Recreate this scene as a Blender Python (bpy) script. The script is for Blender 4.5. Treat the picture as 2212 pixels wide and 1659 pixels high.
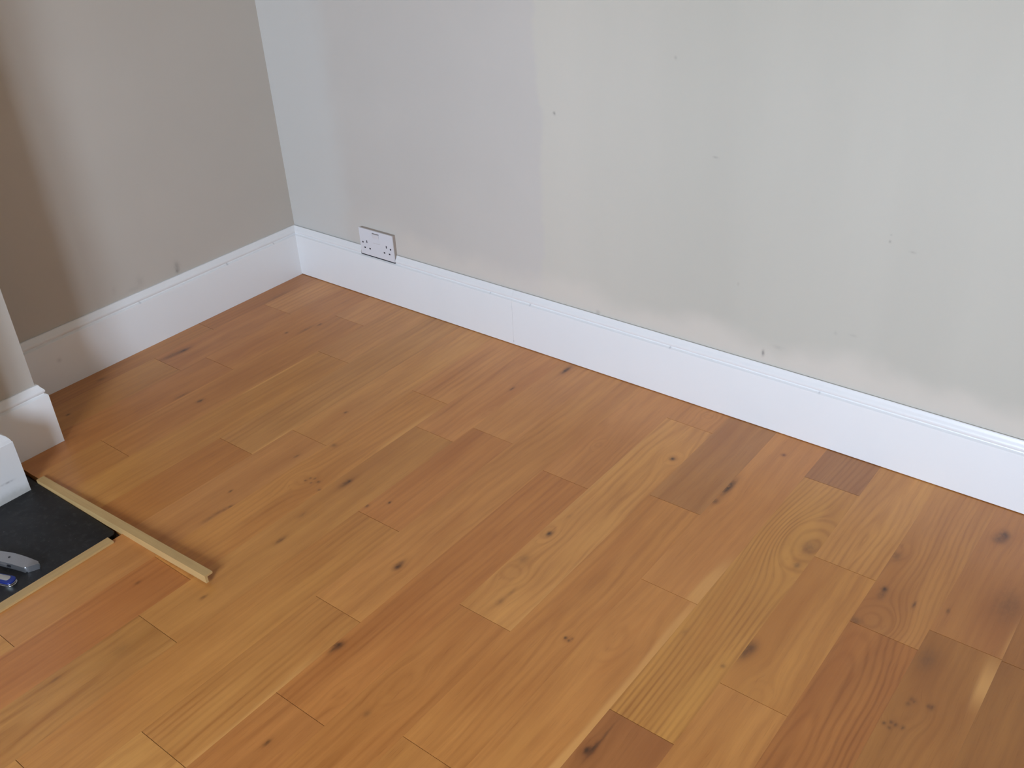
import bpy, bmesh, math, random
from mathutils import Matrix, Vector

# ------------------------------------------------------------------ scene, camera, light
for o in list(bpy.data.objects):
    bpy.data.objects.remove(o)
scene = bpy.context.scene
COL = scene.collection
scene.view_settings.view_transform = 'Standard'
scene.view_settings.look = 'None'
scene.view_settings.gamma = 1.0
scene.view_settings.use_curve_mapping = False
scene.view_settings.exposure = 0.0

IMG_W, IMG_H = 2212, 1659
F_PX = 2116.3
CAM = Vector((2.50936, -1.93213, 1.38393))
YAW, PITCH, ROLL = -0.693, 0.54536, -0.05905


def cam_axes():
    f = Vector((math.sin(YAW) * math.cos(PITCH), math.cos(YAW) * math.cos(PITCH), -math.sin(PITCH)))
    r = Vector((math.cos(YAW), -math.sin(YAW), 0))
    u = r.cross(f)
    c, s = math.cos(ROLL), math.sin(ROLL)
    return c * r + s * u, -s * r + c * u, f


AX_R, AX_U, AX_F = cam_axes()


def at(px, py, axis=2, val=0.0):
    """photo pixel -> point on the plane x/y/z = val"""
    d = AX_R * ((px - IMG_W / 2) / F_PX) - AX_U * ((py - IMG_H / 2) / F_PX) + AX_F
    return CAM + d * ((val - CAM[axis]) / d[axis])


cd = bpy.data.cameras.new('camera')
cam = bpy.data.objects.new('camera', cd)
COL.objects.link(cam)
m = Matrix.Identity(4)
for i in range(3):
    m[i][0], m[i][1], m[i][2], m[i][3] = AX_R[i], AX_U[i], -AX_F[i], CAM[i]
cam.matrix_world = m
cd.sensor_fit = 'HORIZONTAL'
cd.sensor_width = 36.0
cd.lens = 36.0 * F_PX / IMG_W
cd.clip_start = 0.02
scene.camera = cam

# overcast daylight; the only light is what comes through the window behind the viewer
SKY_STRENGTH = 39.5
SKY_COLOR = (0.795, 0.96, 1.19, 1)
world = bpy.data.worlds.new('overcast_sky')
scene.world = world
world.use_nodes = True
wn = world.node_tree
wn.nodes.clear()
w_out = wn.nodes.new('ShaderNodeOutputWorld')
w_bg = wn.nodes.new('ShaderNodeBackground')
w_tc = wn.nodes.new('ShaderNodeTexCoord')
w_sep = wn.nodes.new('ShaderNodeSeparateXYZ')
w_ramp = wn.nodes.new('ShaderNodeValToRGB')
w_ramp.color_ramp.elements[0].position = 0.47
w_ramp.color_ramp.elements[0].color = (0.20, 0.21, 0.18, 1)
w_ramp.color_ramp.elements[1].position = 0.53
w_ramp.color_ramp.elements[1].color = SKY_COLOR
w_map = wn.nodes.new('ShaderNodeMapRange')
w_map.inputs[1].default_value = -1
w_map.inputs[2].default_value = 1
wn.links.new(w_tc.outputs['Generated'], w_sep.inputs[0])
wn.links.new(w_sep.outputs[2], w_map.inputs[0])
wn.links.new(w_map.outputs[0], w_ramp.inputs[0])
wn.links.new(w_ramp.outputs[0], w_bg.inputs[0])
w_bg.inputs[1].default_value = SKY_STRENGTH
wn.links.new(w_bg.outputs[0], w_out.inputs[0])

# window opening (x range, z range) in the front wall
WIN_Y, WIN_X0, WIN_X1, WIN_Z0, WIN_Z1 = -4.0, 1.90, 3.18, 0.80, 2.25
pl = bpy.data.lights.new('window_portal', 'AREA')
pl.shape = 'RECTANGLE'
pl.size = WIN_X1 - WIN_X0
pl.size_y = WIN_Z1 - WIN_Z0
pl.cycles.is_portal = True
po = bpy.data.objects.new('window_portal', pl)
COL.objects.link(po)
po.location = ((WIN_X0 + WIN_X1) / 2, WIN_Y - 0.12, (WIN_Z0 + WIN_Z1) / 2)
po.rotation_euler = (math.radians(90), 0, 0)   # -Z of the lamp -> +Y, into the room


# ------------------------------------------------------------------ helpers
def lin(c):
    return tuple(((v / 255) / 12.92 if v / 255 <= 0.04045 else ((v / 255 + 0.055) / 1.055) ** 2.4) for v in c)


def new_obj(name, bm, mat, parent=None, smooth=False):
    me = bpy.data.meshes.new(name)
    bmesh.ops.recalc_face_normals(bm, faces=bm.faces)
    bm.to_mesh(me)
    bm.free()
    if smooth:
        for p in me.polygons:
            p.use_smooth = True
    o = bpy.data.objects.new(name, me)
    COL.objects.link(o)
    if mat:
        me.materials.append(mat)
    if parent:
        o.parent = parent
    return o


def tag(o, label=None, cat=None, group=None, kind=None):
    if label:
        o['label'] = label
    if cat:
        o['category'] = cat
    if group:
        o['group'] = group
    if kind:
        o['kind'] = kind
    return o


def empty(name, loc=(0, 0, 0), rz=0.0):
    o = bpy.data.objects.new(name, None)
    o.empty_display_size = 0.05
    COL.objects.link(o)
    o.location = loc
    o.rotation_euler = (0, 0, rz)
    return o


def box(bm, x0, x1, y0, y1, z0, z1):
    v = [bm.verts.new((x, y, z)) for z in (z0, z1) for x, y in ((x0, y0), (x1, y0), (x1, y1), (x0, y1))]
    for f in ((3, 2, 1, 0), (4, 5, 6, 7), (0, 1, 5, 4), (1, 2, 6, 5), (2, 3, 7, 6), (3, 0, 4, 7)):
        bm.faces.new([v[i] for i in f])


def prism(bm, pts, z0, z1):
    a = [bm.verts.new((x, y, z0)) for x, y in pts]
    b = [bm.verts.new((x, y, z1)) for x, y in pts]
    n = len(pts)
    bm.faces.new(a[::-1])
    bm.faces.new(b)
    for i in range(n):
        bm.faces.new((a[i], a[(i + 1) % n], b[(i + 1) % n], b[i]))


def bevel_all(bm, w, seg=2, angle=0.5):
    es = [e for e in bm.edges if len(e.link_faces) == 2 and e.calc_face_angle(0) > angle]
    bmesh.ops.bevel(bm, geom=es, offset=w, segments=seg, affect='EDGES', profile=0.5, clamp_overlap=True)


def bbox_obj(name, dims, mat, parent=None, bev=0.0, seg=2):
    bm = bmesh.new()
    box(bm, *dims)
    if bev:
        bevel_all(bm, bev, seg)
    return new_obj(name, bm, mat, parent)


class NT:
    """small wrapper for building shader graphs"""

    def __init__(self, name):
        self.mat = bpy.data.materials.new(name)
        self.mat.use_nodes = True
        self.t = self.mat.node_tree
        self.t.nodes.clear()
        self.out = self.t.nodes.new('ShaderNodeOutputMaterial')
        self.bsdf = self.t.nodes.new('ShaderNodeBsdfPrincipled')
        self.t.links.new(self.bsdf.outputs[0], self.out.inputs[0])

    def put(self, sock, v):
        if isinstance(v, bpy.types.NodeSocket):
            self.t.links.new(v, sock)
        elif v is not None:
            sock.default_value = v

    def m(self, op, a, b=None, c=None, clamp=False):
        n = self.t.nodes.new('ShaderNodeMath')
        n.operation = op
        n.use_clamp = clamp
        for i, v in enumerate((a, b, c)):
            self.put(n.inputs[i], v)
        return n.outputs[0]

    def add(self, a, b): return self.m('ADD', a, b)
    def sub(self, a, b): return self.m('SUBTRACT', a, b)
    def mul(self, a, b): return self.m('MULTIPLY', a, b)

    def xyz(self, kind='Object'):
        tc = self.t.nodes.new('ShaderNodeTexCoord')
        s = self.t.nodes.new('ShaderNodeSeparateXYZ')
        self.t.links.new(tc.outputs[kind], s.inputs[0])
        return s.outputs[0], s.outputs[1], s.outputs[2]

    def pos(self):
        g = self.t.nodes.new('ShaderNodeNewGeometry')
        s = self.t.nodes.new('ShaderNodeSeparateXYZ')
        self.t.links.new(g.outputs['Position'], s.inputs[0])
        return s.outputs[0], s.outputs[1], s.outputs[2]

    def vec(self, x, y, z):
        c = self.t.nodes.new('ShaderNodeCombineXYZ')
        for i, v in enumerate((x, y, z)):
            self.put(c.inputs[i], v)
        return c.outputs[0]

    def noise(self, vec, scale=1.0, detail=2.0, rough=0.5):
        n = self.t.nodes.new('ShaderNodeTexNoise')
        self.t.links.new(vec, n.inputs['Vector'])
        n.inputs['Scale'].default_value = scale
        n.inputs['Detail'].default_value = detail
        n.inputs['Roughness'].default_value = rough
        return n.outputs[0]

    def ramp(self, v, lo, hi, a=0.0, b=1.0, smooth=True):
        n = self.t.nodes.new('ShaderNodeMapRange')
        n.interpolation_type = 'SMOOTHSTEP' if smooth else 'LINEAR'
        self.put(n.inputs[0], v)
        for i, x in enumerate((lo, hi, a, b)):
            n.inputs[1 + i].default_value = x
        return n.outputs[0]

    def mix(self, f, a, b):
        n = self.t.nodes.new('ShaderNodeMix')
        n.data_type = 'RGBA'
        self.put(n.inputs[0], f)
        for i, v in ((6, a), (7, b)):
            if not isinstance(v, bpy.types.NodeSocket):
                v = tuple(v) + (1,) if len(v) == 3 else v
            self.put(n.inputs[i], v)
        return n.outputs[2]

    def gauss(self, du, su, dv, sv):
        a = self.m('POWER', self.m('ABSOLUTE', self.mul(du, 1 / su)), 2.0)
        b = self.m('POWER', self.m('ABSOLUTE', self.mul(dv, 1 / sv)), 2.0)
        return self.m('POWER', math.e, self.mul(self.add(a, b), -1.0))

    def bump(self, h, strength, dist):
        n = self.t.nodes.new('ShaderNodeBump')
        n.inputs['Strength'].default_value = strength
        n.inputs['Distance'].default_value = dist
        self.put(n.inputs['Height'], h)
        self.t.links.new(n.outputs[0], self.bsdf.inputs['Normal'])

    def finish(self, color, rough=0.5, metal=0.0, spec=0.5):
        if not isinstance(color, bpy.types.NodeSocket) and len(color) == 3:
            color = tuple(color) + (1,)
        self.put(self.bsdf.inputs['Base Color'], color)
        self.put(self.bsdf.inputs['Roughness'], rough)
        self.bsdf.inputs['Metallic'].default_value = metal
        self.bsdf.inputs['Specular IOR Level'].default_value = spec
        return self.mat


# ------------------------------------------------------------------ materials
def paint_white(name, spots=(), col=(0.80, 0.80, 0.80), rough=0.32, axis=0):
    """satin white woodwork; spots = (along, height, size) small filled nail marks"""
    n = NT(name)
    x, y, z = n.pos()
    t = (x, y)[axis]
    v = n.vec(x, y, z)
    f = n.noise(v, 3.0, 3.0)
    c = n.mix(f, tuple(k * 0.97 for k in col), tuple(min(1, k * 1.03) for k in col))
    for s, h, r, k in spots:
        g = n.gauss(n.sub(t, s), r, n.sub(z, h), r)
        c = n.mix(n.mul(g, k), c, (0.25, 0.24, 0.26))
    n.bump(n.noise(n.vec(n.mul(x, 60), n.mul(y, 60), n.mul(z, 160)), 1.0, 2.0), 0.05, 0.001)
    return n.finish(c, rough)


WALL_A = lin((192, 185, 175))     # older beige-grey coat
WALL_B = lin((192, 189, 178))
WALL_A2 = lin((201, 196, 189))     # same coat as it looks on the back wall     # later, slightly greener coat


def wall_paint(name, back=False, marks=()):
    n = NT(name)
    x, y, z = n.pos()
    v = n.vec(x, y, z)
    big = n.noise(v, 2.2, 3.0)
    fine = n.noise(v, 14.0, 3.0)
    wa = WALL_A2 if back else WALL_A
    c = n.mix(n.ramp(big, 0.3, 0.7), tuple(k * 0.98 for k in wa), tuple(k * 1.02 for k in wa))
    if back:
        # stepped, ragged edge of the repainted area
        step = n.mul(n.sub(n.noise(n.vec(0.0, 3.3, n.mul(z, 7.0)), 1.0, 1.0), 0.5), 0.055)
        rag = n.mul(n.sub(n.noise(n.vec(n.mul(x, 9.0), 0.0, n.mul(z, 38.0)), 1.0, 3.0), 0.5), 0.022)
        xx = n.add(n.add(x, step), rag)
        b = n.ramp(xx, 1.022, 1.042)
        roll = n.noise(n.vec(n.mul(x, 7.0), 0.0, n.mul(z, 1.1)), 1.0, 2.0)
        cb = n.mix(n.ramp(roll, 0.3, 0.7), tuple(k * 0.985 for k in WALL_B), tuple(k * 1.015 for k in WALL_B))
        # cream strip lighter beside its edge; the fade also paints in light falloff
        edge_fade = n.ramp(n.add(x, n.mul(n.sub(roll, 0.5), 0.3)), 1.05, 1.55, 1.0, 0.0)
        cb = n.mix(n.mul(edge_fade, 0.8), cb, lin((208, 203, 192)))
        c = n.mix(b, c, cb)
        # brushed cutting-in band beside the corner, along the skirting and round the socket
        cut = n.ramp(n.add(x, n.mul(n.sub(fine, 0.5), 0.05)), 0.20, 0.31, 1.0, 0.0)
        c = n.mix(n.mul(cut, 0.7), c, lin((207, 206, 201)))
        hz = n.add(z, n.mul(n.sub(n.noise(n.vec(n.mul(x, 5.0), 0.0, n.mul(z, 5.0)), 1.0, 3.0), 0.5), 0.14))
        low = n.mul(n.ramp(hz, 0.19, 0.27, 1.0, 0.0), n.ramp(x, 0.30, 0.45))
        soc = n.gauss(n.sub(x, 0.39), 0.12, n.sub(z, 0.21), 0.07)
        c = n.mix(n.mul(n.m('MAXIMUM', low, n.mul(soc, 0.9)), 0.6), c, lin((217, 209, 198)))
    for a, h, ra, rh, k in marks:
        t = x if back else y
        wob = n.add(n.sub(t, a), n.mul(n.sub(n.noise(v, 160.0, 2.0), 0.5), ra * 1.2))
        g = n.gauss(wob, ra, n.sub(z, h), rh)
        c = n.mix(n.mul(g, k * 0.7), c, lin((112, 106, 102)))
    n.bump(n.noise(v, 260.0, 2.0), 0.06, 0.0008)
    return n.finish(c, 0.62, spec=0.35)


def plain(name, col, rough=0.5, metal=0.0, var=0.06, scale=40.0):
    n = NT(name)
    x, y, z = n.xyz()
    f = n.noise(n.vec(x, y, z), scale, 3.0)
    c = n.mix(f, tuple(k * (1 - var) for k in col), tuple(min(1.0, k * (1 + var)) for k in col))
    return n.finish(c, rough, metal)


KNOT = (0.060, 0.022, 0.008)
SAP = (0.80, 0.41, 0.125)


def wood(name, base, seed, rings=0.30, freq=150.0, uc=0.0, d0=0.05, slope=0.03, wob=0.03,
         knots=(), bulges=(), saps=(), streaks=(), fib=0.62, half=0.064, rough=0.36):
    """oak board, local x across, local y along.
    knots: (u, v, su, sv, strength, colour)   bulges: (u, v, su, sv, A, B)
    saps: (side, width, v0, v1, strength)     streaks: (u, su, v, sv, strength, colour)"""
    n = NT(name)
    u, v, _ = n.xyz()
    s = seed * 7.31
    lo = n.noise(n.vec(n.add(n.mul(u, 6.0), s), n.mul(v, 1.6), s * 0.37), 1.0, 2.0)
    me = n.noise(n.vec(n.add(n.mul(u, 26.0), s), n.mul(v, 7.0), s * 0.21), 1.0, 2.0)
    uu = n.add(u, n.add(n.mul(n.sub(lo, 0.5), wob), n.mul(n.sub(me, 0.5), wob * 0.22)))
    extra = None
    for bu, bv, su, sv, A, B in bulges:
        # grain flows round the knot like a stream round a stone
        a_ = su * 0.55
        du = n.sub(uu, bu)
        dw = n.mul(n.sub(v, bv), su / sv)
        r2_ = n.add(n.mul(du, du), n.mul(dw, dw))
        g = n.m('DIVIDE', a_ * a_, n.m('MAXIMUM', r2_, a_ * a_))
        uu = n.sub(uu, n.mul(n.mul(du, A), g))
        if B:
            e = n.mul(n.m('SUBTRACT', 1.0, n.mul(n.m('SQRT', r2_), 1.0 / a_), clamp=True), B)
            extra = e if extra is None else n.add(extra, e)
    d = n.add(n.add(d0, n.mul(v, slope)), n.mul(n.sub(n.noise(n.vec(s, n.mul(v, 2.1), 1.7), 1.0, 2.0), 0.5), 0.07))
    du = n.sub(uu, uc)
    r = n.m('SQRT', n.add(n.mul(du, du), n.mul(d, d)))
    ph = n.add(n.mul(r, freq), n.add(n.mul(lo, 3.0), n.mul(me, 1.1)))
    if extra is not None:
        ph = n.add(ph, extra)
    sn = n.m('SINE', n.mul(ph, 2.0 * math.pi / 2.0))
    ring = n.m('POWER', n.add(n.mul(sn, 0.5), 0.5), 2.2)
    amp = n.ramp(n.noise(n.vec(n.add(n.mul(u, 10.0), s), n.mul(v, 3.2), s), 1.0, 1.0), 0.25, 0.75, 0.25, 1.0)
    fiber = n.noise(n.vec(n.add(n.mul(uu, 150.0), s), n.mul(v, 6.0), s), 1.0, 5.0, 0.68)
    band = n.noise(n.vec(n.add(n.mul(uu, 34.0), s), n.mul(v, 1.7), s + 3.1), 1.0, 2.0)
    blot = n.noise(n.vec(n.add(n.mul(u, 13.0), s), n.mul(v, 5.0), s + 9.0), 1.0, 3.0)
    pore = n.ramp(n.noise(n.vec(n.add(n.mul(uu, 640.0), s), n.mul(v, 22.0), s), 1.0, 2.0), 0.60, 0.74)
    tone = n.sub(0.60, n.mul(n.mul(ring, amp), rings * 0.8))
    tone = n.add(tone, n.mul(n.sub(fiber, 0.5), fib))
    tone = n.add(tone, n.mul(n.sub(band, 0.5), 0.75))
    tone = n.add(tone, n.mul(n.sub(blot, 0.5), 0.5))
    tone = n.m('SUBTRACT', tone, n.mul(pore, 0.22), clamp=True)
    dark = (base[0] * 0.66, base[1] * 0.55, base[2] * 0.45)
    light = (base[0] * 1.17, base[1] * 1.22, base[2] * 1.30)
    c = n.mix(tone, dark, light)
    # slow drift between redder and straw-coloured wood
    hue = n.noise(n.vec(n.add(n.mul(u, 16.0), s + 21.0), n.mul(v, 2.6), s), 1.0, 3.0, 0.55)
    c = n.mix(n.mul(n.ramp(hue, 0.52, 0.74), 0.42), c, (base[0] * 0.80, base[1] * 0.66, base[2] * 0.55))
    c = n.mix(n.mul(n.ramp(hue, 0.30, 0.48, 1.0, 0.0), 0.40), c, (base[0] * 1.14, base[1] * 1.22, base[2] * 1.25))
    for side, wid, v0, v1, k in saps:
        edge = n.mul(u, side)
        wv = n.add(edge, n.mul(n.sub(lo, 0.5), wid * 3.0))
        msk = n.ramp(wv, half - wid - 0.006, half - wid + 0.006)
        msk = n.mul(msk, n.mul(n.ramp(v, v0 - 0.03, v0 + 0.05), n.ramp(v, v1 - 0.10, v1 + 0.02, 1.0, 0.0)))
        c = n.mix(n.mul(msk, k), c, SAP)
    for su_, ss, sv_, sl, k, col in streaks:
        g = n.gauss(n.add(n.sub(uu, su_), n.mul(n.sub(me, 0.5), ss)), ss, n.sub(v, sv_), sl)
        c = n.mix(n.mul(g, k), c, col)
    if knots:
        kn = n.noise(n.vec(n.add(n.mul(u, 160.0), s), n.mul(v, 90.0), s), 1.0, 3.0)
        ku_ = n.add(u, n.mul(n.sub(kn, 0.5), 0.006))
        for ku, kv, su, sv, k, col in knots:
            q = n.gauss(n.sub(ku_, ku), su * 2.0, n.sub(v, kv), sv * 2.0)
            c = n.mix(n.mul(q, min(0.5, k * 0.5)), c, (base[0] * 0.50, base[1] * 0.38, base[2] * 0.28))
            g = n.gauss(n.sub(ku_, ku), su, n.sub(v, kv), sv)
            g = n.m('MULTIPLY', n.m('POWER', g, 0.8), n.mul(n.ramp(kn, 0.2, 0.55, 0.55, 1.25, False), k), clamp=True)
            c = n.mix(g, c, col)
    n.bump(n.add(fiber, n.mul(pore, -0.5)), 0.05, 0.0006)
    rg = n.ramp(fiber, 0.3, 0.7, rough - 0.03, rough + 0.05)
    return n.finish(c, rg, spec=0.75)


M_WHITE = paint_white('white_satin_paint')
M_CEIL = plain('ceiling_paint', (0.62, 0.60, 0.55), 0.8, var=0.02)
M_SUB = plain('subfloor_dark', (0.05, 0.035, 0.025), 0.9)
M_ROOMWALL = plain('room_wall_paint', lin((172, 152, 120)), 0.65, var=0.03, scale=3.0)

T = 0.0178                      # skirting thickness: its face is the plane x = 0 / y = 0
ROOM_X1, ROOM_Y0, ROOM_H = 4.4, WIN_Y, 2.5
CH_X, CH_Y0, CH_Y1 = 0.2332, -1.056, -2.50       # chimney breast
HE_X0, HE_X1, HE_Y0, HE_Y1 = 0.2332, 0.7155, -1.168, -2.39   # hearth opening in the floor


# ------------------------------------------------------------------ room shell
marks_back = [(1.077, 0.693, 0.0035, 0.004, 0.8), (1.412, 0.861, 0.0035, 0.004, 0.35), (1.522, 0.654, 0.006, 0.0025, 0.4),
              (1.932, 0.541, 0.0028, 0.003, 0.55), (1.932, 0.556, 0.0025, 0.002, 0.3), (1.981, 0.528, 0.006, 0.0025, 0.35),
              (1.678, 0.197, 0.0035, 0.008, 0.95), (1.204, 0.176, 0.006, 0.006, 0.35), (1.713, 0.223, 0.012, 0.005, 0.2),
              (1.845, 0.30, 0.004, 0.004, 0.2), (1.60, 0.36, 0.003, 0.004, 0.25), (1.885, 0.305, 0.008, 0.003, 0.2)]
marks_left = [(-0.445, 0.197, 0.009, 0.016, 0.55), (-0.448, 0.183, 0.005, 0.006, 0.7), (-0.575, 0.199, 0.012, 0.016, 0.22),
              (-0.60, 0.185, 0.02, 0.006, 0.15), (-0.66, 0.205, 0.006, 0.01, 0.14)]
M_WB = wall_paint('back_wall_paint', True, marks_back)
M_WL = wall_paint('left_wall_paint', False, marks_left)

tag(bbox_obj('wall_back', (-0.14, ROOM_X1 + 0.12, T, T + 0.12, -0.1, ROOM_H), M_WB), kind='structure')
tag(bbox_obj('wall_left', (-T - 0.12, -T, ROOM_Y0, T, -0.1, ROOM_H), M_WL), kind='structure')
tag(bbox_obj('wall_right', (ROOM_X1, ROOM_X1 + 0.12, ROOM_Y0, T, -0.1, ROOM_H), M_ROOMWALL), kind='structure')
tag(bbox_obj('ceiling', (-0.14, ROOM_X1 + 0.12, ROOM_Y0 - 0.2, T + 0.12, ROOM_H, ROOM_H + 0.1), M_CEIL), kind='structure')
bm = bmesh.new()
yb0, yb1 = ROOM_Y0 - 0.2, ROOM_Y0
box(bm, -0.14, WIN_X0, yb0, yb1, -0.1, ROOM_H)
box(bm, WIN_X1, ROOM_X1 + 0.12, yb0, yb1, -0.1, ROOM_H)
box(bm, WIN_X0, WIN_X1, yb0, yb1, -0.1, WIN_Z0)
box(bm, WIN_X0, WIN_X1, yb0, yb1, WIN_Z1, ROOM_H)
tag(new_obj('wall_front', bm, M_ROOMWALL), kind='structure')

# sash window
ng = NT('window_glass')
tr = ng.t.nodes.new('ShaderNodeBsdfTransparent')
gl = ng.t.nodes.new('ShaderNodeBsdfGlossy')
gl.inputs['Roughness'].default_value = 0.0
mx = ng.t.nodes.new('ShaderNodeMixShader')
mx.inputs[0].default_value = 0.06
ng.t.links.new(tr.outputs[0], mx.inputs[1])
ng.t.links.new(gl.outputs[0], mx.inputs[2])
ng.t.links.new(mx.outputs[0], ng.out.inputs[0])
win = tag(empty('window_1', ((WIN_X0 + WIN_X1) / 2, WIN_Y - 0.1, WIN_Z0)), kind='structure')
wx, wz = (WIN_X1 - WIN_X0) / 2, WIN_Z1 - WIN_Z0
bm = bmesh.new()
e = 0.002
box(bm, -wx + e, -wx + 0.05, -0.03, 0.03, e, wz - e)
box(bm, wx - 0.05, wx - e, -0.03, 0.03, e, wz - e)
box(bm, -wx + 0.05, wx - 0.05, -0.03, 0.03, e, 0.06)
box(bm, -wx + 0.05, wx - 0.05, -0.03, 0.03, wz - 0.05, wz - e)
new_obj('window_frame', bm, M_WHITE, win)
bbox_obj('mullion', (-0.03, 0.03, -0.028, 0.028, 0.06, wz - 0.05), M_WHITE, win)
bbox_obj('pane', (-wx + 0.05, -0.03, -0.003, 0.003, 0.06, wz - 0.05), ng.mat, win)
bbox_obj('pane', (0.03, wx - 0.05, -0.003, 0.003, 0.06, wz - 0.05), ng.mat, win)

# chimney breast with a firebox
bm = bmesh.new()
fy0, fy1, fz = -1.53, -2.03, 0.62
x0 = -T
for a in ((x0, CH_X, fy0, CH_Y0, -0.1, ROOM_H), (x0, CH_X, CH_Y1, fy1, -0.1, ROOM_H), (x0, CH_X, fy1, fy0, fz, ROOM_H)):
    box(bm, *a)
wc = tag(new_obj('wall_chimney', bm, M_WL), kind='structure')

# ------------------------------------------------------------------ floor boards
W_B, X0_B = 0.12823, -0.05403
JOINTS = {0: [-0.43], 1: [-0.228, -0.644], 2: [-0.555], 3: [-0.157, -0.983], 4: [-0.345], 5: [-0.800],
          6: [-0.669, -1.494], 7: [-0.353, -1.173], 8: [-0.478, -1.299], 9: [-0.401, -0.808, -1.630],
          10: [-1.053, -1.465], 11: [-0.448, -1.267], 12: [-0.091, -0.902], 13: [-0.387, -1.202],
          14: [-0.634], 15: [-0.131, -0.947], 16: [-0.374, -0.784], 17: [-0.508], 18: [-0.446]}
ALB = (1.76, 1.58, 1.06)
MEAN = (156, 109, 66)
# board tones as they look in the photograph (sRGB), per column from the back wall on
TONES = {0: [(140, 94, 60), (138, 94, 58)],
         1: [(165, 120, 84), (150, 102, 66), (146, 104, 62)],
         2: [(158, 110, 71), (147, 98, 61)],
         3: [(166, 121, 85), (155, 108, 68), (150, 105, 64)],
         4: [(162, 119, 80), (160, 116, 69)],
         5: [(158, 117, 75), (148, 98, 54)],
         6: [(166, 122, 78), (156, 110, 71), (158, 116, 70)],
         7: [(166, 118, 78), (163, 116, 68), (148, 95, 57)],
         8: [(163, 114, 75), (154, 111, 66), (150, 110, 66)],
         9: [(163, 116, 76), (154, 103, 62), (156, 111, 65), (160, 118, 70)],
         10: [(160, 113, 69), (156, 112, 67), (164, 122, 74)],
         11: [(160, 111, 70), (153, 101, 58), (147, 97, 57)],
         12: [(161, 113, 72), (168, 123, 77), (152, 102, 58)],
         13: [(142, 101, 67), (158, 109, 63), (154, 107, 62)],
         14: [(161, 112, 69), (161, 112, 66)],
         15: [(127, 88, 61), (160, 117, 64), (126, 80, 48)],
         16: [(162, 118, 71), (157, 111, 62), (160, 113, 66)],
         17: [(147, 102, 60), (136, 86, 44)],  # from here on darker: light falloff at the frame corner put into the tones
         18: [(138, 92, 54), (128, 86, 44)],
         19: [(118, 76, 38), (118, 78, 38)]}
RED = lin((120, 62, 32))
# knots read off the photo: pixel, half-width across (m), half-length along (m), strength, colour
K1, K2, K3 = KNOT, (0.12, 0.045, 0.014), (0.17, 0.072, 0.024)
KNOTS = [(397, 757, .007, .020, .95, K1), (372, 768, .010, .035, .55, K2), (432, 866, .006, .010, .9, K1),
         (392, 855, .005, .022, .5, K2), (220, 819, .006, .016, .5, K2), (690, 701, .004, .008, .8, K1),
         (660, 712, .006, .030, .5, K3), (619, 719, .004, .006, .7, K2), (147, 896, .004, .006, .8, K1),
         (747, 891, .0035, .006, .7, K2), (1223, 800, .006, .022, 1.0, K1), (1106, 840, .004, .010, .8, K2),
         (749, 1043, .008, .020, .8, K2), (755, 1040, .003, .006, .9, K1), (842, 1086, .003, .005, .8, K1),
         (793, 1093, .004, .006, .7, K2), (722, 962, .008, .008, .45, K2), (641, 985, .003, .008, .7, K2),
         (660, 1038, .003, .004, .6, K2), (671, 1033, .003, .004, .5, K2), (680, 1034, .003, .005, .6, K2),
         (688, 1041, .004, .005, .7, K2), (690, 1058, .003, .005, .6, K2), (672, 1043, .003, .004, .5, K2),
         (498, 1061, .003, .006, .8, K1), (498, 1094, .004, .008, .6, K2), (484, 1101, .004, .008, .5, K2),
         (470, 1108, .004, .009, .5, K2), (452, 1120, .006, .020, .4, K3), (606, 1167, .005, .014, .8, K2),
         (653, 1112, .005, .012, .4, K3), (860, 1224, .007, .011, .95, K1), (866, 1217, .006, .015, .5, K2),
         (1453, 991, .006, .007, .95, K1), (1575, 1053, .007, .034, 1.0, K1), (1546, 1083, .007, .011, .6, K2),
         (1693, 983, .005, .006, .8, (0.13, 0.03, 0.015)), (1750, 1184, .016, .022, .45, K3), (1722, 1221, .006, .010, .6, K3),
         (2170, 1158, .010, .016, .95, K1), (2158, 1166, .014, .014, .6, K2), (1911, 1273, .006, .008, .95, K1),
         (1905, 1285, .008, .016, .5, K2), (1937, 1201, .011, .016, .45, K2), (1975, 1306, .003, .010, .8, K2),
         (2048, 1320, .003, .008, .6, K2), (1622, 1400, .011, .018, .75, K2), (1610, 1410, .010, .022, .6, K2),
         (1562, 1439, .004, .005, .5, K3), (1969, 1510, .004, .005, .6, K2), (1962, 1520, .004, .006, .5, K2),
         (1975, 1516, .003, .005, .5, K2), (2013, 1528, .004, .007, .7, K2), (2006, 1526, .003, .005, .5, K2),
         (1910, 1562, .003, .004, .7, K2), (1925, 1560, .003, .004, .7, K2), (1935, 1566, .003, .005, .7, K2),
         (1950, 1572, .003, .005, .7, K2), (1921, 1572, .003, .004, .6, K2), (2005, 1425, .016, .030, .5, K3),
         (1848, 1342, .010, .012, .55, K2), (731, 1394, .009, .012, 1.0, K1), (720, 1402, .005, .012, .7, K2),
         (1187, 1153, .006, .010, .9, K1), (1132, 1208, .010, .016, .4, K3), (1081, 1300, .006, .012, .4, K3),
         (1106, 1278, .004, .014, .35, K3), (1268, 1621, .006, .010, 1.0, K1), (1281, 1618, .004, .018, .95, K1),
         (1300, 1597, .0025, .045, .6, K2), (1222, 1378, .003, .004, .8, K1), (1229, 1384, .004, .004, .7, K2),
         (1236, 1380, .003, .004, .5, K2), (793, 1542, .006, .008, .4, K3), (577, 1605, .004, .009, .8, K2),
         (298, 1259, .004, .008, .5, K2), (440, 1290, .004, .009, .5, K2), (1480, 1365, .004, .010, .25, K3),
         (1230, 1115, .004, .010, .2, K3), (1545, 345, .001, .001, .0, K3), (120, 1468, .004, .012, .4, K3),
         (263, 1403, .02, .02, .2, K3), (600, 640, .010, .06, .35, K3), (2180, 1310, .03, .05, .4, K2)]
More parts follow.
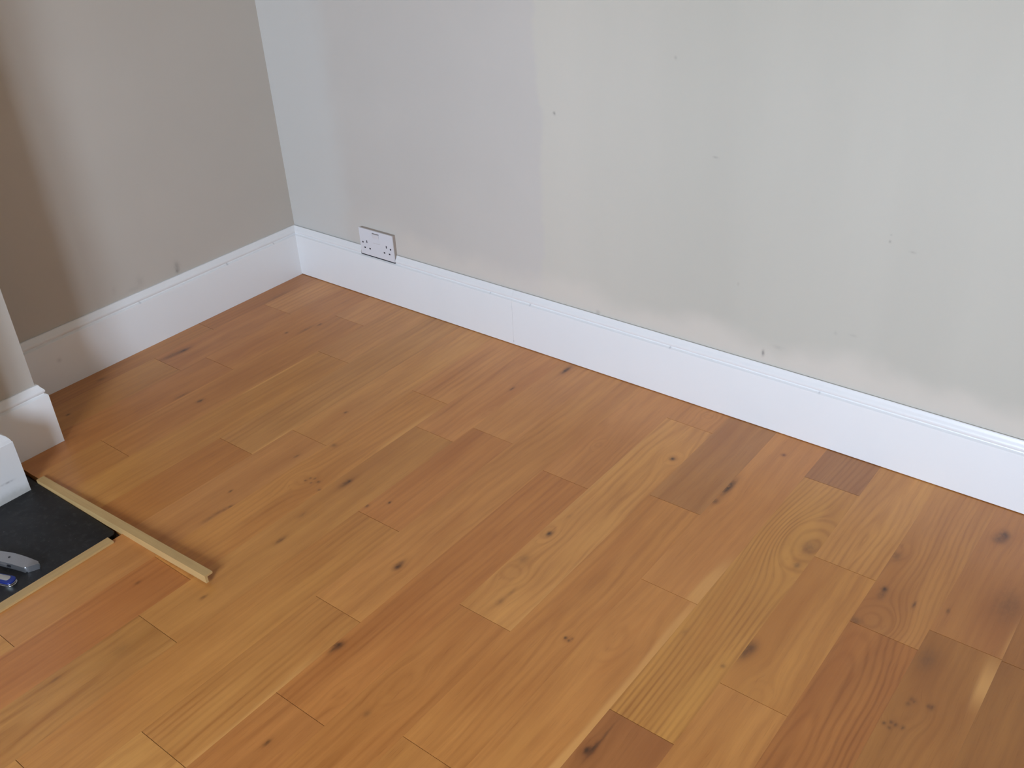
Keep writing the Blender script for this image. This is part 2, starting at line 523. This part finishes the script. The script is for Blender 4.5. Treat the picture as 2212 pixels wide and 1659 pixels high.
# grain swirls: pixel, extent across / along, push, own rings
BULGES = [(1756, 1180, .105, .190, .95, 6.0), (1880, 1338, .085, .110, .92, 5.0), (1186, 1152, .040, .075, .75, 3.0),
          (1455, 990, .045, .060, .75, 3.0), (1110, 1240, .050, .070, .60, 3.0), (860, 1224, .025, .040, .6, 1.0),
          (397, 757, .030, .060, .6, 1.0), (655, 1040, .060, .070, .7, 2.5), (1560, 1066, .045, .080, .6, 1.0),
          (1270, 1620, .030, .050, .6, 1.5), (1960, 1530, .060, .060, .6, 2.0), (2165, 1160, .035, .05, .6, 1.5),
          (1620, 1400, .035, .045, .7, 1.5), (1225, 1381, .025, .035, .6, 1.0), (1330, 1390, .050, .110, .6, 3.0),
          (1625, 1500, .055, .080, .7, 4.0), (1150, 830, .035, .050, .5, 3.0), (1290, 960, .040, .060, .5, 3.0),
          (1530, 900, .03, .03, .5, 3.0), (1940, 1190, .045, .07, .7, 3.0), (870, 1480, .050, .11, .6, 3.0),
          (740, 1500, .04, .07, .5, 2.0), (495, 775, .04, .06, .5, 2.0), (1060, 885, .03, .05, .5, 2.5)]
# pale sapwood edges: (column, board) -> (side, width, y0, y1, strength)
SAPS = {(14, 0): [(1, 0.020, -0.66, -0.46, 0.62)], (14, 1): [(1, 0.014, -1.30, -0.60, 0.58)],
        (5, 0): [(1, 0.010, -0.82, -0.62, 0.8)], (4, 1): [(-1, 0.006, -0.62, -0.36, 0.8)],
        (18, 1): [(1, 0.016, -0.58, -0.43, 0.7)], (10, 1): [(1, 0.010, -1.47, -1.15, 0.5)],
        (18, 0): [(1, 0.005, -0.45, -0.30, 0.5)], (7, 1): [(1, 0.010, -0.62, -0.35, 0.45)],
        (12, 1): [(-1, 0.006, -0.60, -0.15, 0.35), (1, 0.008, -0.95, -0.60, 0.4)], (7, 2): [(-1, 0.003, -1.52, -1.30, 0.5)]}
# grain character: rings, freq, uc, d0, slope
STYLE = {(15, 1): (0.62, 190, 0.070, 0.004, 0.02), (17, 0): (0.50, 190, -0.05, 0.01, 0.05), (17, 1): (0.60, 210, -0.03, 0.02, 0.06),
         (12, 1): (0.42, 120, 0.01, 0.02, 0.03), (16, 0): (0.40, 150, 0.0, 0.01, 0.08), (8, 2): (0.45, 150, 0.0, 0.04, 0.04),
         (10, 1): (0.42, 150, 0.09, 0.05, 0.02), (11, 2): (0.45, 130, 0.01, 0.03, 0.05), (13, 1): (0.36, 110, -0.01, 0.02, 0.06),
         (11, 1): (0.40, 120, 0.10, 0.05, 0.01), (12, 2): (0.42, 130, 0.0, 0.01, 0.05), (10, 2): (0.42, 150, 0.02, 0.02, 0.06),
         (16, 2): (0.36, 130, 0.0, 0.02, 0.04), (13, 0): (0.26, 110, 0.02, 0.05, 0.02), (14, 0): (0.14, 110, 0.1, 0.05, 0.0),
         (14, 1): (0.30, 120, 0.0, 0.02, 0.06), (15, 0): (0.35, 200, 0.1, 0.05, 0.02), (18, 0): (0.22, 130, 0.06, 0.03, 0.02),
         (18, 1): (0.30, 140, 0.06, 0.03, 0.03), (19, 0): (0.25, 130, 0.06, 0.03, 0.03)}

# redder heart-side bands: (column, board) -> (u, half width, y, half length, strength)
BANDS = {(16, 1): [(-0.045, 0.026, -0.57, 0.22, 0.55)], (17, 0): [(-0.03, 0.03, -0.40, 0.12, 0.35)],
         (9, 1): [(-0.035, 0.03, -0.50, 0.14, 0.5)], (8, 1): [(-0.050, 0.018, -0.66, 0.20, 0.45)],
         (2, 0): [(0.0, 0.03, -0.40, 0.15, 0.4)], (3, 1): [(-0.02, 0.035, -0.55, 0.18, 0.35)],
         (13, 0): [(-0.03, 0.03, -0.08, 0.12, 0.5)], (15, 2): [(0.04, 0.03, -0.98, 0.10, 0.4)],
         (18, 1): [(-0.03, 0.035, -0.56, 0.08, 0.5)], (18, 0): [(0.03, 0.05, -0.34, 0.08, 0.35)],
         (11, 1): [(-0.035, 0.02, -0.95, 0.25, 0.35)], (7, 2): [(0.0, 0.05, -1.30, 0.2, 0.3)]}
rnd = random.Random(11)
bm = bmesh.new()
box(bm, -T, ROOM_X1, ROOM_Y0, T, -0.1, -0.0155)
FLOOR = tag(new_obj('floor', bm, M_SUB), kind='structure')


def in_board(p, x0, x1, y0, y1):
    return x0 <= p.x < x1 and y0 <= p.y < y1


KW = [(at(k[0], k[1]),) + k[2:] for k in KNOTS if k[1] > 560]
KW = [(k[0], k[1] * 0.8, k[2] * 0.8, k[3] * 0.85, k[4]) for k in KW]
BW = [(at(k[0], k[1]),) + k[2:] for k in BULGES]
board_no = 0
GAP_E, GAP_S = 0.00055, 0.00003


def board(x0, x1, y0, y1, tone, key, poly=None):
    """one oak board between x0..x1 and y0 (near) .. y1 (far)"""
    global board_no
    board_no += 1
    cx, cy = (x0 + x1) / 2, (y0 + y1) / 2
    ks = [(k[0].x - cx, k[0].y - cy) + k[1:] for k in KW if in_board(k[0], x0, x1, y0, y1)]
    bs = [(b[0].x - cx, b[0].y - cy) + b[1:] for b in BW if in_board(b[0], x0, x1, y0, y1)]
    sp = [(s[0], s[1], s[2] - cy, s[3] - cy, s[4]) for s in SAPS.get(key, [])]
    st = STYLE.get(key)
    r2 = random.Random(board_no * 17 + 3)
    if st is None:
        uc = r2.choice((-0.10, 0.10, -0.06, 0.07, 0.02, 0.14))
        st = (0.16 + 0.14 * r2.random(), r2.uniform(90, 150), uc, r2.uniform(0.02, 0.07), r2.uniform(-0.04, 0.05))
    tone = tuple(m_ + (t_ - m_) * 0.72 for t_, m_ in zip(tone, MEAN))
    base = tuple(a_ * v for a_, v in zip(ALB, lin(tone)))
    bd = [(b_[0], b_[1], b_[2] - cy, b_[3], b_[4], (base[0] * 0.72, base[1] * 0.58, base[2] * 0.46)) for b_ in BANDS.get(key, [])]
    mat = wood('oak_board', base, board_no, st[0], st[1], st[2], st[3], st[4], 0.026, ks, bs, sp, bd, half=(x1 - x0) / 2)
    bm = bmesh.new()
    if poly is None:
        a, b, c, d = x0 - cx + GAP_S, x1 - cx - GAP_S, y0 - cy + GAP_E, y1 - cy - GAP_E
        box(bm, a, b, c, d, -0.015, 0.0)
    else:
        prism(bm, [(p[0] - cx, p[1] - cy) for p in poly], -0.015, 0.0)
    o = new_obj('oak_board', bm, mat, FLOOR)
    o.location = (cx, cy, 0)
    return o


ncol = int((ROOM_X1 - X0_B) / W_B) + 1
for n in range(ncol):
    xa, xb = X0_B + n * W_B, X0_B + (n + 1) * W_B
    xa2, xb2 = max(xa, -0.012), min(xb, ROOM_X1 - 0.004)
    js = sorted(JOINTS.get(n, [-rnd.uniform(0.1, 0.8)]), reverse=True)
    while js[-1] > ROOM_Y0 + 0.5:
        js.append(js[-1] - (0.817 if js[-1] > -1.2 or rnd.random() < 0.75 else 0.41))
    js = [y for y in js if y > ROOM_Y0 + 0.05]
    edges = [0.012] + js + [ROOM_Y0 + 0.004]
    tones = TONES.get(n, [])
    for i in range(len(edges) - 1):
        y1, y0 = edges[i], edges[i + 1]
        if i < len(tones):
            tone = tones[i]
        else:
            k = rnd.uniform(0.93, 1.05)
            tone = tuple(v * k for v in rnd.choice(((158, 110, 66), (150, 100, 58), (160, 116, 70), (146, 96, 56))))
        key = (n, i)
        if n <= 5:
            lim = -1.050 if xb2 <= 0.21 else HE_Y0
            if y1 > lim:
                y0 = max(y0, lim)
                if n == 2 and y0 < -1.04:
                    # notched round the corner of the chimney breast
                    board(xa2, xb2, y0, y1, tone, key,
                          [(xa2 + GAP_S, -1.048), (0.237, -1.048), (0.237, y0), (xb2 - GAP_S, y0),
                           (xb2 - GAP_S, y1 - GAP_E), (xa2 + GAP_S, y1 - GAP_E)])
                else:
                    board(xa2, xb2, y0, y1, tone, key)
            lim2 = HE_Y1 if xb2 > 0.24 else CH_Y1 - 0.006
            if y0 < lim2 - 0.05:
                yy = min(y1, lim2)
                xs = max(xa2, 0.237) if (n == 2) else xa2
                if y0 < yy:
                    board(xs, xb2, y0, yy, tone, (n, 99))
        else:
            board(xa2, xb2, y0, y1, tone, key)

# ------------------------------------------------------------------ skirting boards
# profile: (distance from the wall, height)
PROF = [(0.0178, 0.0), (0.0178, 0.1385), (0.0170, 0.1415), (0.0140, 0.1440), (0.0112, 0.1452), (0.0106, 0.1464),
        (0.0112, 0.1478), (0.0134, 0.1496), (0.0144, 0.1522), (0.0142, 0.1552), (0.0124, 0.1588), (0.0098, 0.1622),
        (0.0080, 0.1652), (0.0068, 0.1686), (0.0058, 0.1704), (0.0046, 0.1712)]


def skirting(name, pts, mat, parent=None, lift=0.0, back=0.0003, ends=(0, 0), prof=PROF):
    """sweep the profile along a wall line; pts in order with the room on the left-hand side.
    ends: mitre slope of the first / last cut (0 square, 1 = cut back 45 deg, -1 = long point)"""
    bm = bmesh.new()
    pr = [(d, z if i else z + lift) for i, (d, z) in enumerate(prof)]
    pr = pr + [(back, pr[-1][1]), (back, pr[0][1])]
    rows = []
    P = [Vector(p) for p in pts]
    for i, p in enumerate(P):
        row = []
        if 0 < i < len(P) - 1:
            t0, t1 = (p - P[i - 1]).normalized(), (P[i + 1] - p).normalized()
            n0, n1 = Vector((-t0.y, t0.x)), Vector((-t1.y, t1.x))
            b = (n0 + n1)
            b = b / (1 + n0.dot(n1))
            for d, z in pr:
                q = p + b * d
                row.append(bm.verts.new((q.x, q.y, z)))
        else:
            t = (P[1] - P[0]).normalized() if i == 0 else (P[-1] - P[-2]).normalized()
            nn = Vector((-t.y, t.x))
            k = ends[0] if i == 0 else -ends[1]
            for d, z in pr:
                q = p + nn * d + t * (k * d)
                row.append(bm.verts.new((q.x, q.y, z)))
        rows.append(row)
    for a, b in zip(rows, rows[1:]):
        for i in range(len(pr)):
            j = (i + 1) % len(pr)
            bm.faces.new((a[i], a[j], b[j], b[i]))
    bm.faces.new(rows[0])
    bm.faces.new(rows[-1][::-1])
    o = new_obj(name, bm, mat, parent, smooth=False)
    for p in o.data.polygons:
        p.use_smooth = len(p.vertices) == 4
    try:
        o.data.set_sharp_from_angle(angle=math.radians(28))
    except Exception:
        pass
    return o


M_SK_B = paint_white('skirting_paint_back', [(0.84, 0.1445, 0.0018, 0.4), (0.984, 0.1445, 0.0024, 0.4), (1.433, 0.1445, 0.0024, 0.45),
                                             (1.831, 0.1445, 0.0024, 0.35), (0.921, 0.012, 0.0014, 0.5)], (0.82, 0.82, 0.82))
M_SK_L = paint_white('skirting_paint_left', [(-0.28, 0.1445, 0.003, 0.5), (-0.60, 0.1445, 0.003, 0.35), (-0.09, 0.1445, 0.002, 0.4),
                                             (-0.88, 0.085, 0.006, 0.25)], (0.82, 0.82, 0.82), axis=1)

NX0, NX1 = 0.3125, 0.4625          # notch cut for the socket
bb = tag(empty('baseboard_back', (0, 0, 0)), kind='structure')
LOW = PROF[:6]
# room lies at -y of the back wall: walk from +x to -x so that it is on the left-hand side
BACK_GAP = 0.0040
JX = 0.921
skirting('skirting_board', [(ROOM_X1 - 0.001, T), (JX + 0.0002, T)], M_SK_B, bb, 0.0020, BACK_GAP)
lower_top = skirting('skirting_board', [(JX - 0.0002, T), (NX1, T)], M_SK_B, bb, 0.0020, BACK_GAP)
# the board beside the corner is one length: its notch is where the bead has been cut away
o2 = skirting('skirting_board', [(NX1, T), (NX0, T)], M_SK_B, bb, 0.0020, BACK_GAP, prof=LOW)
o3 = skirting('skirting_board', [(NX0, T), (-T, T)], M_SK_B, bb, 0.0020, BACK_GAP, ends=(0, 1))
# join the three pieces of that single board
bm = bmesh.new()
for o in (lower_top, o2, o3):
    bm.from_mesh(o.data)
for o in (o2, o3):
    me = o.data
    bpy.data.objects.remove(o)
    bpy.data.meshes.remove(me)
bm.to_mesh(lower_top.data)
bm.free()
lower_top.data.set_sharp_from_angle(angle=math.radians(28))

tag(skirting('baseboard_left', [(-T, T), (-T, CH_Y0)], M_SK_L, ends=(1, 1)), kind='structure')
tag(skirting('baseboard_chimney', [(-T, CH_Y0), (CH_X, CH_Y0), (CH_X, -1.199)], M_SK_L, ends=(1, 0)), kind='structure')
tag(skirting('baseboard_right', [(ROOM_X1, ROOM_Y0), (ROOM_X1, T)], M_SK_L, ends=(0, 1)), kind='structure')

# ------------------------------------------------------------------ hearth and fireplace surround
n = NT('hearth_slate')
x, y, z = n.pos()
v = n.vec(x, y, z)
f1 = n.noise(v, 9.0, 4.0, 0.6)
f2 = n.noise(v, 70.0, 4.0, 0.6)
c = n.mix(n.ramp(f1, 0.3, 0.7), (0.006, 0.006, 0.0068), (0.016, 0.016, 0.017))
c = n.mix(n.mul(n.ramp(f2, 0.50, 0.75), 0.6), c, (0.035, 0.034, 0.034))
dust = n.ramp(n.noise(v, 210.0, 2.0), 0.71, 0.78)
c = n.mix(n.mul(dust, 0.5), c, (0.16, 0.16, 0.16))
sp = at(20, 1269)
g = n.gauss(n.sub(x, sp.x), 0.010, n.sub(y, sp.y), 0.004)
c = n.mix(n.mul(g, 0.8), c, (0.22, 0.26, 0.27))
n.bump(n.add(f1, n.mul(f2, 0.5)), 0.25, 0.002)
M_SLATE = n.finish(c, 0.5, spec=0.35)
HZ = -0.003
bm = bmesh.new()
# slab sits a finger's width short of the cut floor boards, slightly uneven edges
pts = [(0.236, -1.1785), (0.45, -1.1768), (0.60, -1.1742), (0.688, -1.1736), (0.6965, -1.181), (0.6985, -1.25), (0.698, -1.6), (0.699, -2.37), (0.236, -2.37)]
prism(bm, pts[::-1], -0.0153, HZ)
bevel_all(bm, 0.0015, 2)
tag(new_obj('hearth_slab', bm, M_SLATE), 'black slate hearth slab let into the oak floor before the fireplace', 'hearth')

n = NT('surround_paint')
x, y, z = n.pos()
v = n.vec(x, y, z)
c = n.mix(n.noise(v, 6.0, 3.0), (0.70, 0.70, 0.70), (0.78, 0.78, 0.78))
# dirt along the foot and a few scuffs
c = n.mix(n.mul(n.ramp(n.add(z, n.mul(n.sub(n.noise(v, 40.0, 3.0), 0.5), 0.03)), 0.0, 0.030, 1.0, 0.0), 0.55), c, (0.33, 0.31, 0.27))
sc = at(16, 1043, 0, 0.375)
g = n.gauss(n.add(n.sub(y, sc.y), n.mul(n.sub(n.noise(v, 90.0, 2.0), 0.5), 0.03)), 0.012, n.sub(z, sc.z), 0.0025)
c = n.mix(n.mul(g, 0.6), c, (0.25, 0.24, 0.25))
n.bump(n.noise(v, 120.0, 3.0), 0.1, 0.001)
M_SURR = n.finish(c, 0.4)
SUR = tag(empty('fireplace_surround', (CH_X, -1.78, HZ)), 'white painted fireplace surround with plinth standing on black hearth', 'fireplace')


def surround_part(name, bm):
    o = new_obj(name, bm, M_SURR, SUR)
    o.matrix_parent_inverse = Matrix.Translation((-CH_X, 1.78, -HZ))
    return o


def plinth_block(ya, yb):
    # block with a moulded top: x profile of the front face, also returned along its inner/outer sides
    lev = [(0.0, HZ), (0.0, 0.138), (0.0012, 0.1395), (0.0030, 0.146), (0.0075, 0.154), (0.0140, 0.160), (0.0190, 0.1635), (0.0200, 0.168)]
    bm = bmesh.new()
    rings = []
    for d, z in lev:
        rings.append([bm.verts.new(p) for p in ((CH_X + 0.001, yb + d, z), (0.375 - d, yb + d, z), (0.375 - d, ya - d, z), (CH_X + 0.001, ya - d, z))])
    for a, b in zip(rings, rings[1:]):
        for i in range(4):
            bm.faces.new((a[i], a[(i + 1) % 4], b[(i + 1) % 4], b[i]))
    bm.faces.new(rings[0][::-1])
    bm.faces.new(rings[-1])
    return surround_part('plinth', bm)


plinth_block(-1.2005, -1.36)
plinth_block(-2.20, -2.36)
for ya, yb in ((-1.236, -1.335), (-2.225, -2.335)):
    bm = bmesh.new()
    box(bm, CH_X + 0.001, 0.338, yb, ya, 0.168, 0.92)
    bevel_all(bm, 0.003, 2)
    surround_part('pilaster', bm)
bm = bmesh.new()
box(bm, CH_X + 0.001, 0.345, -2.335, -1.236, 0.92, 1.08)
bevel_all(bm, 0.003, 2)
surround_part('lintel', bm)
bm = bmesh.new()
box(bm, CH_X + 0.001, 0.395, -2.36, -1.25, 1.08, 1.115)
bevel_all(bm, 0.006, 3)
surround_part('mantel_shelf', bm)

# ------------------------------------------------------------------ loose and fitted oak edge trims (L section)
def trim_wood(name, seed):
    n = NT(name)
    u, v, w_ = n.xyz()
    f = n.noise(n.vec(n.add(n.mul(u, 6.0), seed), n.mul(v, 180.0), n.mul(w_, 180.0)), 1.0, 4.0, 0.6)
    b = n.noise(n.vec(n.add(n.mul(u, 9.0), seed), n.mul(v, 30.0), n.mul(w_, 30.0)), 1.0, 2.0)
    t = n.m('ADD', n.mul(f, 0.6), n.mul(b, 0.5), clamp=True)
    c = n.mix(t, tuple(1.08 * k for k in lin((160, 126, 78))), tuple(1.08 * k for k in lin((204, 170, 116))))
    return n.finish(c, 0.5)


def l_trim(name, length, flange, leg, t_f, t_l, seed, bev=0.001):
    """local x along, flange to +y, leg down; origin at the outer bottom of the leg"""
    bm = bmesh.new()
    sec = [(0, 0), (t_l, 0), (t_l, leg - t_f), (flange, leg - t_f), (flange, leg), (0, leg)]
    a = [bm.verts.new((0, y, z)) for y, z in sec]
    b = [bm.verts.new((length, y, z)) for y, z in sec]
    bm.faces.new(a)
    bm.faces.new(b[::-1])
    for i in range(6):
        j = (i + 1) % 6
        bm.faces.new((a[i], a[j], b[j], b[i]))
    bevel_all(bm, bev, 2)
    return new_obj(name, bm, trim_wood(name, seed))


# loose length: hooked into the gap at the hearth end, riding up over the floor edge at the other
P_far, P_near = Vector((0.362, -1.1765, -0.0135)), Vector((1.016, -1.1635, 0.0062))
LEG = 0.0195
dv = P_near - P_far
o = l_trim('oak_edging_strip', dv.length, 0.0195, LEG, 0.0055, 0.0060, 1.0)
tag(o, 'loose pale oak edging strip lying across the hearth corner and over the floor boards', 'wood trim', 'oak edging strips at the hearth')
ex = dv.normalized()
ey = Vector((0, 0, 1)).cross(ex).normalized()
ez = ex.cross(ey)
mm = Matrix.Identity(4)
for i in range(3):
    mm[i][0], mm[i][1], mm[i][2], mm[i][3] = ex[i], ey[i], ez[i], P_far[i]
o.matrix_world = mm
# fitted length along the long side of the hearth: leg in the gap, flange over the boards
o = l_trim('oak_edging_strip', 1.12, 0.0235, 0.0195, 0.0048, 0.0065, 5.0, 0.0018)
tag(o, 'fitted pale oak edging strip along the long edge of the black hearth', 'wood trim', 'oak edging strips at the hearth')
# local x -> -Y, local y -> +X
mm = Matrix(((0, 1, 0, 0.7045), (-1, 0, 0, -1.1985), (0, 0, 1, 0.0052 - 0.0195), (0, 0, 0, 1)))
o.matrix_world = mm

# ------------------------------------------------------------------ double socket
M_SOCK = plain('socket_white_plastic', (0.74, 0.74, 0.77), 0.3, var=0.01)
M_RIM = plain('socket_rim_beige', lin((172, 160, 150)), 0.5, var=0.04)
M_SLOT = plain('switch_slot_grey', lin((118, 108, 104)), 0.5)
M_HOLE = plain('socket_hole_dark', (0.012, 0.011, 0.02), 0.6)
M_SCREW = plain('screw_head', (0.05, 0.045, 0.06), 0.35, 0.6)
SX, SZ0, SZ1, SY = 0.3885, 0.1498, 0.2370, 0.0042
sk = tag(empty('wall_socket', (SX, T, SZ0)), 'white double wall socket let into the top of the skirting board', 'socket')


def sock(name, dims, mat, bev=0.0, parent=sk):
    x0, x1, y0, y1, z0, z1 = dims
    d = (x0 - SX, x1 - SX, y0 - T, y1 - T, z0 - SZ0, z1 - SZ0)
    return bbox_obj(name, d, mat, parent, bev)


HWD = 0.0725
sock('mounting_rim', (SX - HWD + 0.001, SX + HWD - 0.001, SY + 0.0022, T - 0.0005, SZ0 + 0.001, SZ1 - 0.0006), M_RIM, 0.001)
plate = sock('plate', (SX - HWD, SX + HWD, SY - 0.001, SY + 0.0022, SZ0, SZ1), M_SOCK, 0.0010)
plate_front = SY - 0.001
# rocker: recess with a tilted switch
bm = bmesh.new()
zr0, zr1 = 0.197 - SZ0, 0.2275 - SZ0
xr = 0.0145
yf = plate_front - T
vs = [(-xr, yf - 0.0006, zr0), (xr, yf - 0.0006, zr0), (xr, yf - 0.0006, zr0 + 0.016), (-xr, yf - 0.0006, zr0 + 0.016),
      (-xr, yf - 0.0030, zr1 - 0.001), (xr, yf - 0.0030, zr1 - 0.001), (-xr, yf + 0.0002, zr1), (xr, yf + 0.0002, zr1), (-xr, yf + 0.0004, zr0), (xr, yf + 0.0004, zr0)]
V = [bm.verts.new(p) for p in vs]
for f in ((0, 1, 2, 3), (3, 2, 5, 4), (4, 5, 7, 6), (0, 8, 9, 1), (6, 7, 9, 8), (0, 3, 4, 6, 8), (1, 9, 7, 5, 2)):
    bm.faces.new([V[i] for i in f])
new_obj('rocker_switch', bm, M_SOCK, sk)
sock('switch_slot', (SX - 0.0145, SX + 0.0145, plate_front - 0.0004, plate_front + 0.0005, 0.2268, 0.2298), M_SLOT)
sock('switch_slot', (SX - 0.0145, SX + 0.0145, plate_front - 0.0002, plate_front + 0.0005, 0.1962, 0.1967), M_RIM)
for sx in (-1, 1):
    ox = SX + sx * 0.0425
    sock('pin_hole', (ox - 0.0018, ox + 0.0018, plate_front - 0.0003, plate_front + 0.0006, 0.1905, 0.1985), M_HOLE)
    for dx in (-0.011, 0.011):
        sock('pin_hole', (ox + dx - 0.0030, ox + dx + 0.0030, plate_front - 0.0003, plate_front + 0.0006, 0.1710, 0.1755), M_HOLE)
    bm = bmesh.new()
    bmesh.ops.create_cone(bm, cap_ends=True, segments=14, radius1=0.0030, radius2=0.0027, depth=0.0012,
                          matrix=Matrix.Translation((sx * 0.0602, plate_front - T - 0.0002, 0.1905 - SZ0)) @ Matrix.Rotation(math.radians(90), 4, 'X'))
    new_obj('screw', bm, M_SCREW, sk)
bm = bmesh.new()
box(bm, NX0 + 0.0002 - SX, SX + HWD - 0.001 - SX, SY - T, -0.0006, 0.1460 - SZ0, 0.0012)  # near-black filler: paints the shade in the gap round the plate
new_obj('gap_shade_fill', bm, M_HOLE, sk)

# ------------------------------------------------------------------ utility knife
def steel(name, col, rough, metal):
    n = NT(name)
    x, y, z = n.xyz()
    f = n.noise(n.vec(n.mul(x, 60.0), n.mul(y, 60.0), n.mul(z, 60.0)), 8.0, 3.0)
    c = n.mix(f, tuple(k * 0.9 for k in col), tuple(min(1, k * 1.08) for k in col))
    return n.finish(c, rough, metal)


M_ALU = steel('cast_metal_grey', (0.36, 0.36, 0.37), 0.36, 0.8)
M_DARK = plain('dark_plastic', (0.015, 0.015, 0.02), 0.4)
kp = Vector((0.665, -1.340, HZ))
ang = math.radians(16.0)
kn = tag(empty('utility_knife', kp, ang), 'silver metal utility knife lying on the black hearth', 'knife')
# outline, local x from the angled nose (0) back to the handle end, y across
up = [(0.001, 0.0025), (-0.004, 0.0055), (-0.030, 0.0080), (-0.060, 0.0095), (-0.085, 0.0090), (-0.110, 0.0050), (-0.135, 0.0015), (-0.150, -0.004)]
dn = [(-0.153, -0.012), (-0.148, -0.020), (-0.135, -0.0235), (-0.105, -0.0232), (-0.080, -0.0215), (-0.055, -0.0208), (-0.035, -0.0210), (-0.022, -0.0212), (-0.016, -0.0190), (-0.001, -0.001)]


def smooth_outline(p, it=2):
    for _ in range(it):
        q = []
        for i in range(len(p)):
            a, b = Vector(p[i]), Vector(p[(i + 1) % len(p)])
            q += [a * 0.78 + b * 0.22, a * 0.22 + b * 0.78]
        p = q
    return [(v.x, v.y) for v in p]


def slab(name, pts, z0, z1, mat, parent, bev, seg=3):
    bm = bmesh.new()
    prism(bm, pts, z0, z1)
    es = [e for e in bm.edges if abs(e.verts[0].co.z - e.verts[1].co.z) < 1e-6]
    bmesh.ops.bevel(bm, geom=es, offset=bev, segments=seg, affect='EDGES', profile=0.5)
    o = new_obj(name, bm, mat, parent, smooth=True)
    o.data.set_sharp_from_angle(angle=math.radians(50))
    return o


out = smooth_outline((up + dn)[::-1])
slab('body', out, 0.0002, 0.0150, M_ALU, kn, 0.0042, 4)
bm = bmesh.new()
bmesh.ops.create_cone(bm, cap_ends=True, segments=16, radius1=0.0026, radius2=0.0026, depth=0.0006, matrix=Matrix.Translation((-0.078, -0.005, 0.0152)))
new_obj('screw', bm, M_DARK, kn)
bm = bmesh.new()
box(bm, -0.105, -0.060, -0.0228, -0.0175, 0.0055, 0.0105)
bevel_all(bm, 0.0012, 2)
new_obj('slider_slot', bm, M_DARK, kn)
bm = bmesh.new()
box(bm, -0.088, -0.068, -0.0248, -0.0185, 0.0045, 0.0110)
bevel_all(bm, 0.0014, 2)
new_obj('slider_button', bm, M_ALU, kn)

# ------------------------------------------------------------------ blue folding tool beside it
M_BLUE = plain('blue_anodised', (0.012, 0.030, 0.22), 0.28, 0.2)
M_CHR = steel('polished_steel', (0.62, 0.62, 0.64), 0.22, 0.95)
M_INL = steel('brushed_inlay', (0.45, 0.43, 0.40), 0.45, 0.5)
fk = tag(empty('folding_tool', (0.664, -1.3985, HZ), math.radians(21.0)), 'folded pocket tool with blue handle and steel edge on the black hearth', 'pocket tool')


def stadium(x0, x1, r, k=8):
    p = []
    for i in range(k + 1):
        a = -math.pi / 2 + math.pi * i / k
        p.append((x1 - r * 0.8 + r * 0.8 * math.cos(a), r * math.sin(a)))
    for i in range(k + 1):
        a = math.pi / 2 + math.pi * i / k
        p.append((x0 + r * 0.8 + r * 0.8 * math.cos(a), r * math.sin(a)))
    return p


slab('lower_liner', stadium(-0.095, 0.004, 0.0125), 0.0002, 0.0030, M_CHR, fk, 0.0010, 2)
slab('blade_spacer', stadium(-0.093, 0.0015, 0.0105), 0.0030, 0.0052, M_DARK, fk, 0.0003, 1)
slab('upper_liner', stadium(-0.095, 0.003, 0.0120), 0.0052, 0.0066, M_CHR, fk, 0.0005, 1)
slab('blue_scale', stadium(-0.095, 0.003, 0.0122), 0.0066, 0.0112, M_BLUE, fk, 0.0016, 3)
slab('inlay', [(p[0] - 0.0, p[1] + 0.002) for p in stadium(-0.086, -0.0095, 0.0068)], 0.0112, 0.0122, M_INL, fk, 0.0004, 2)
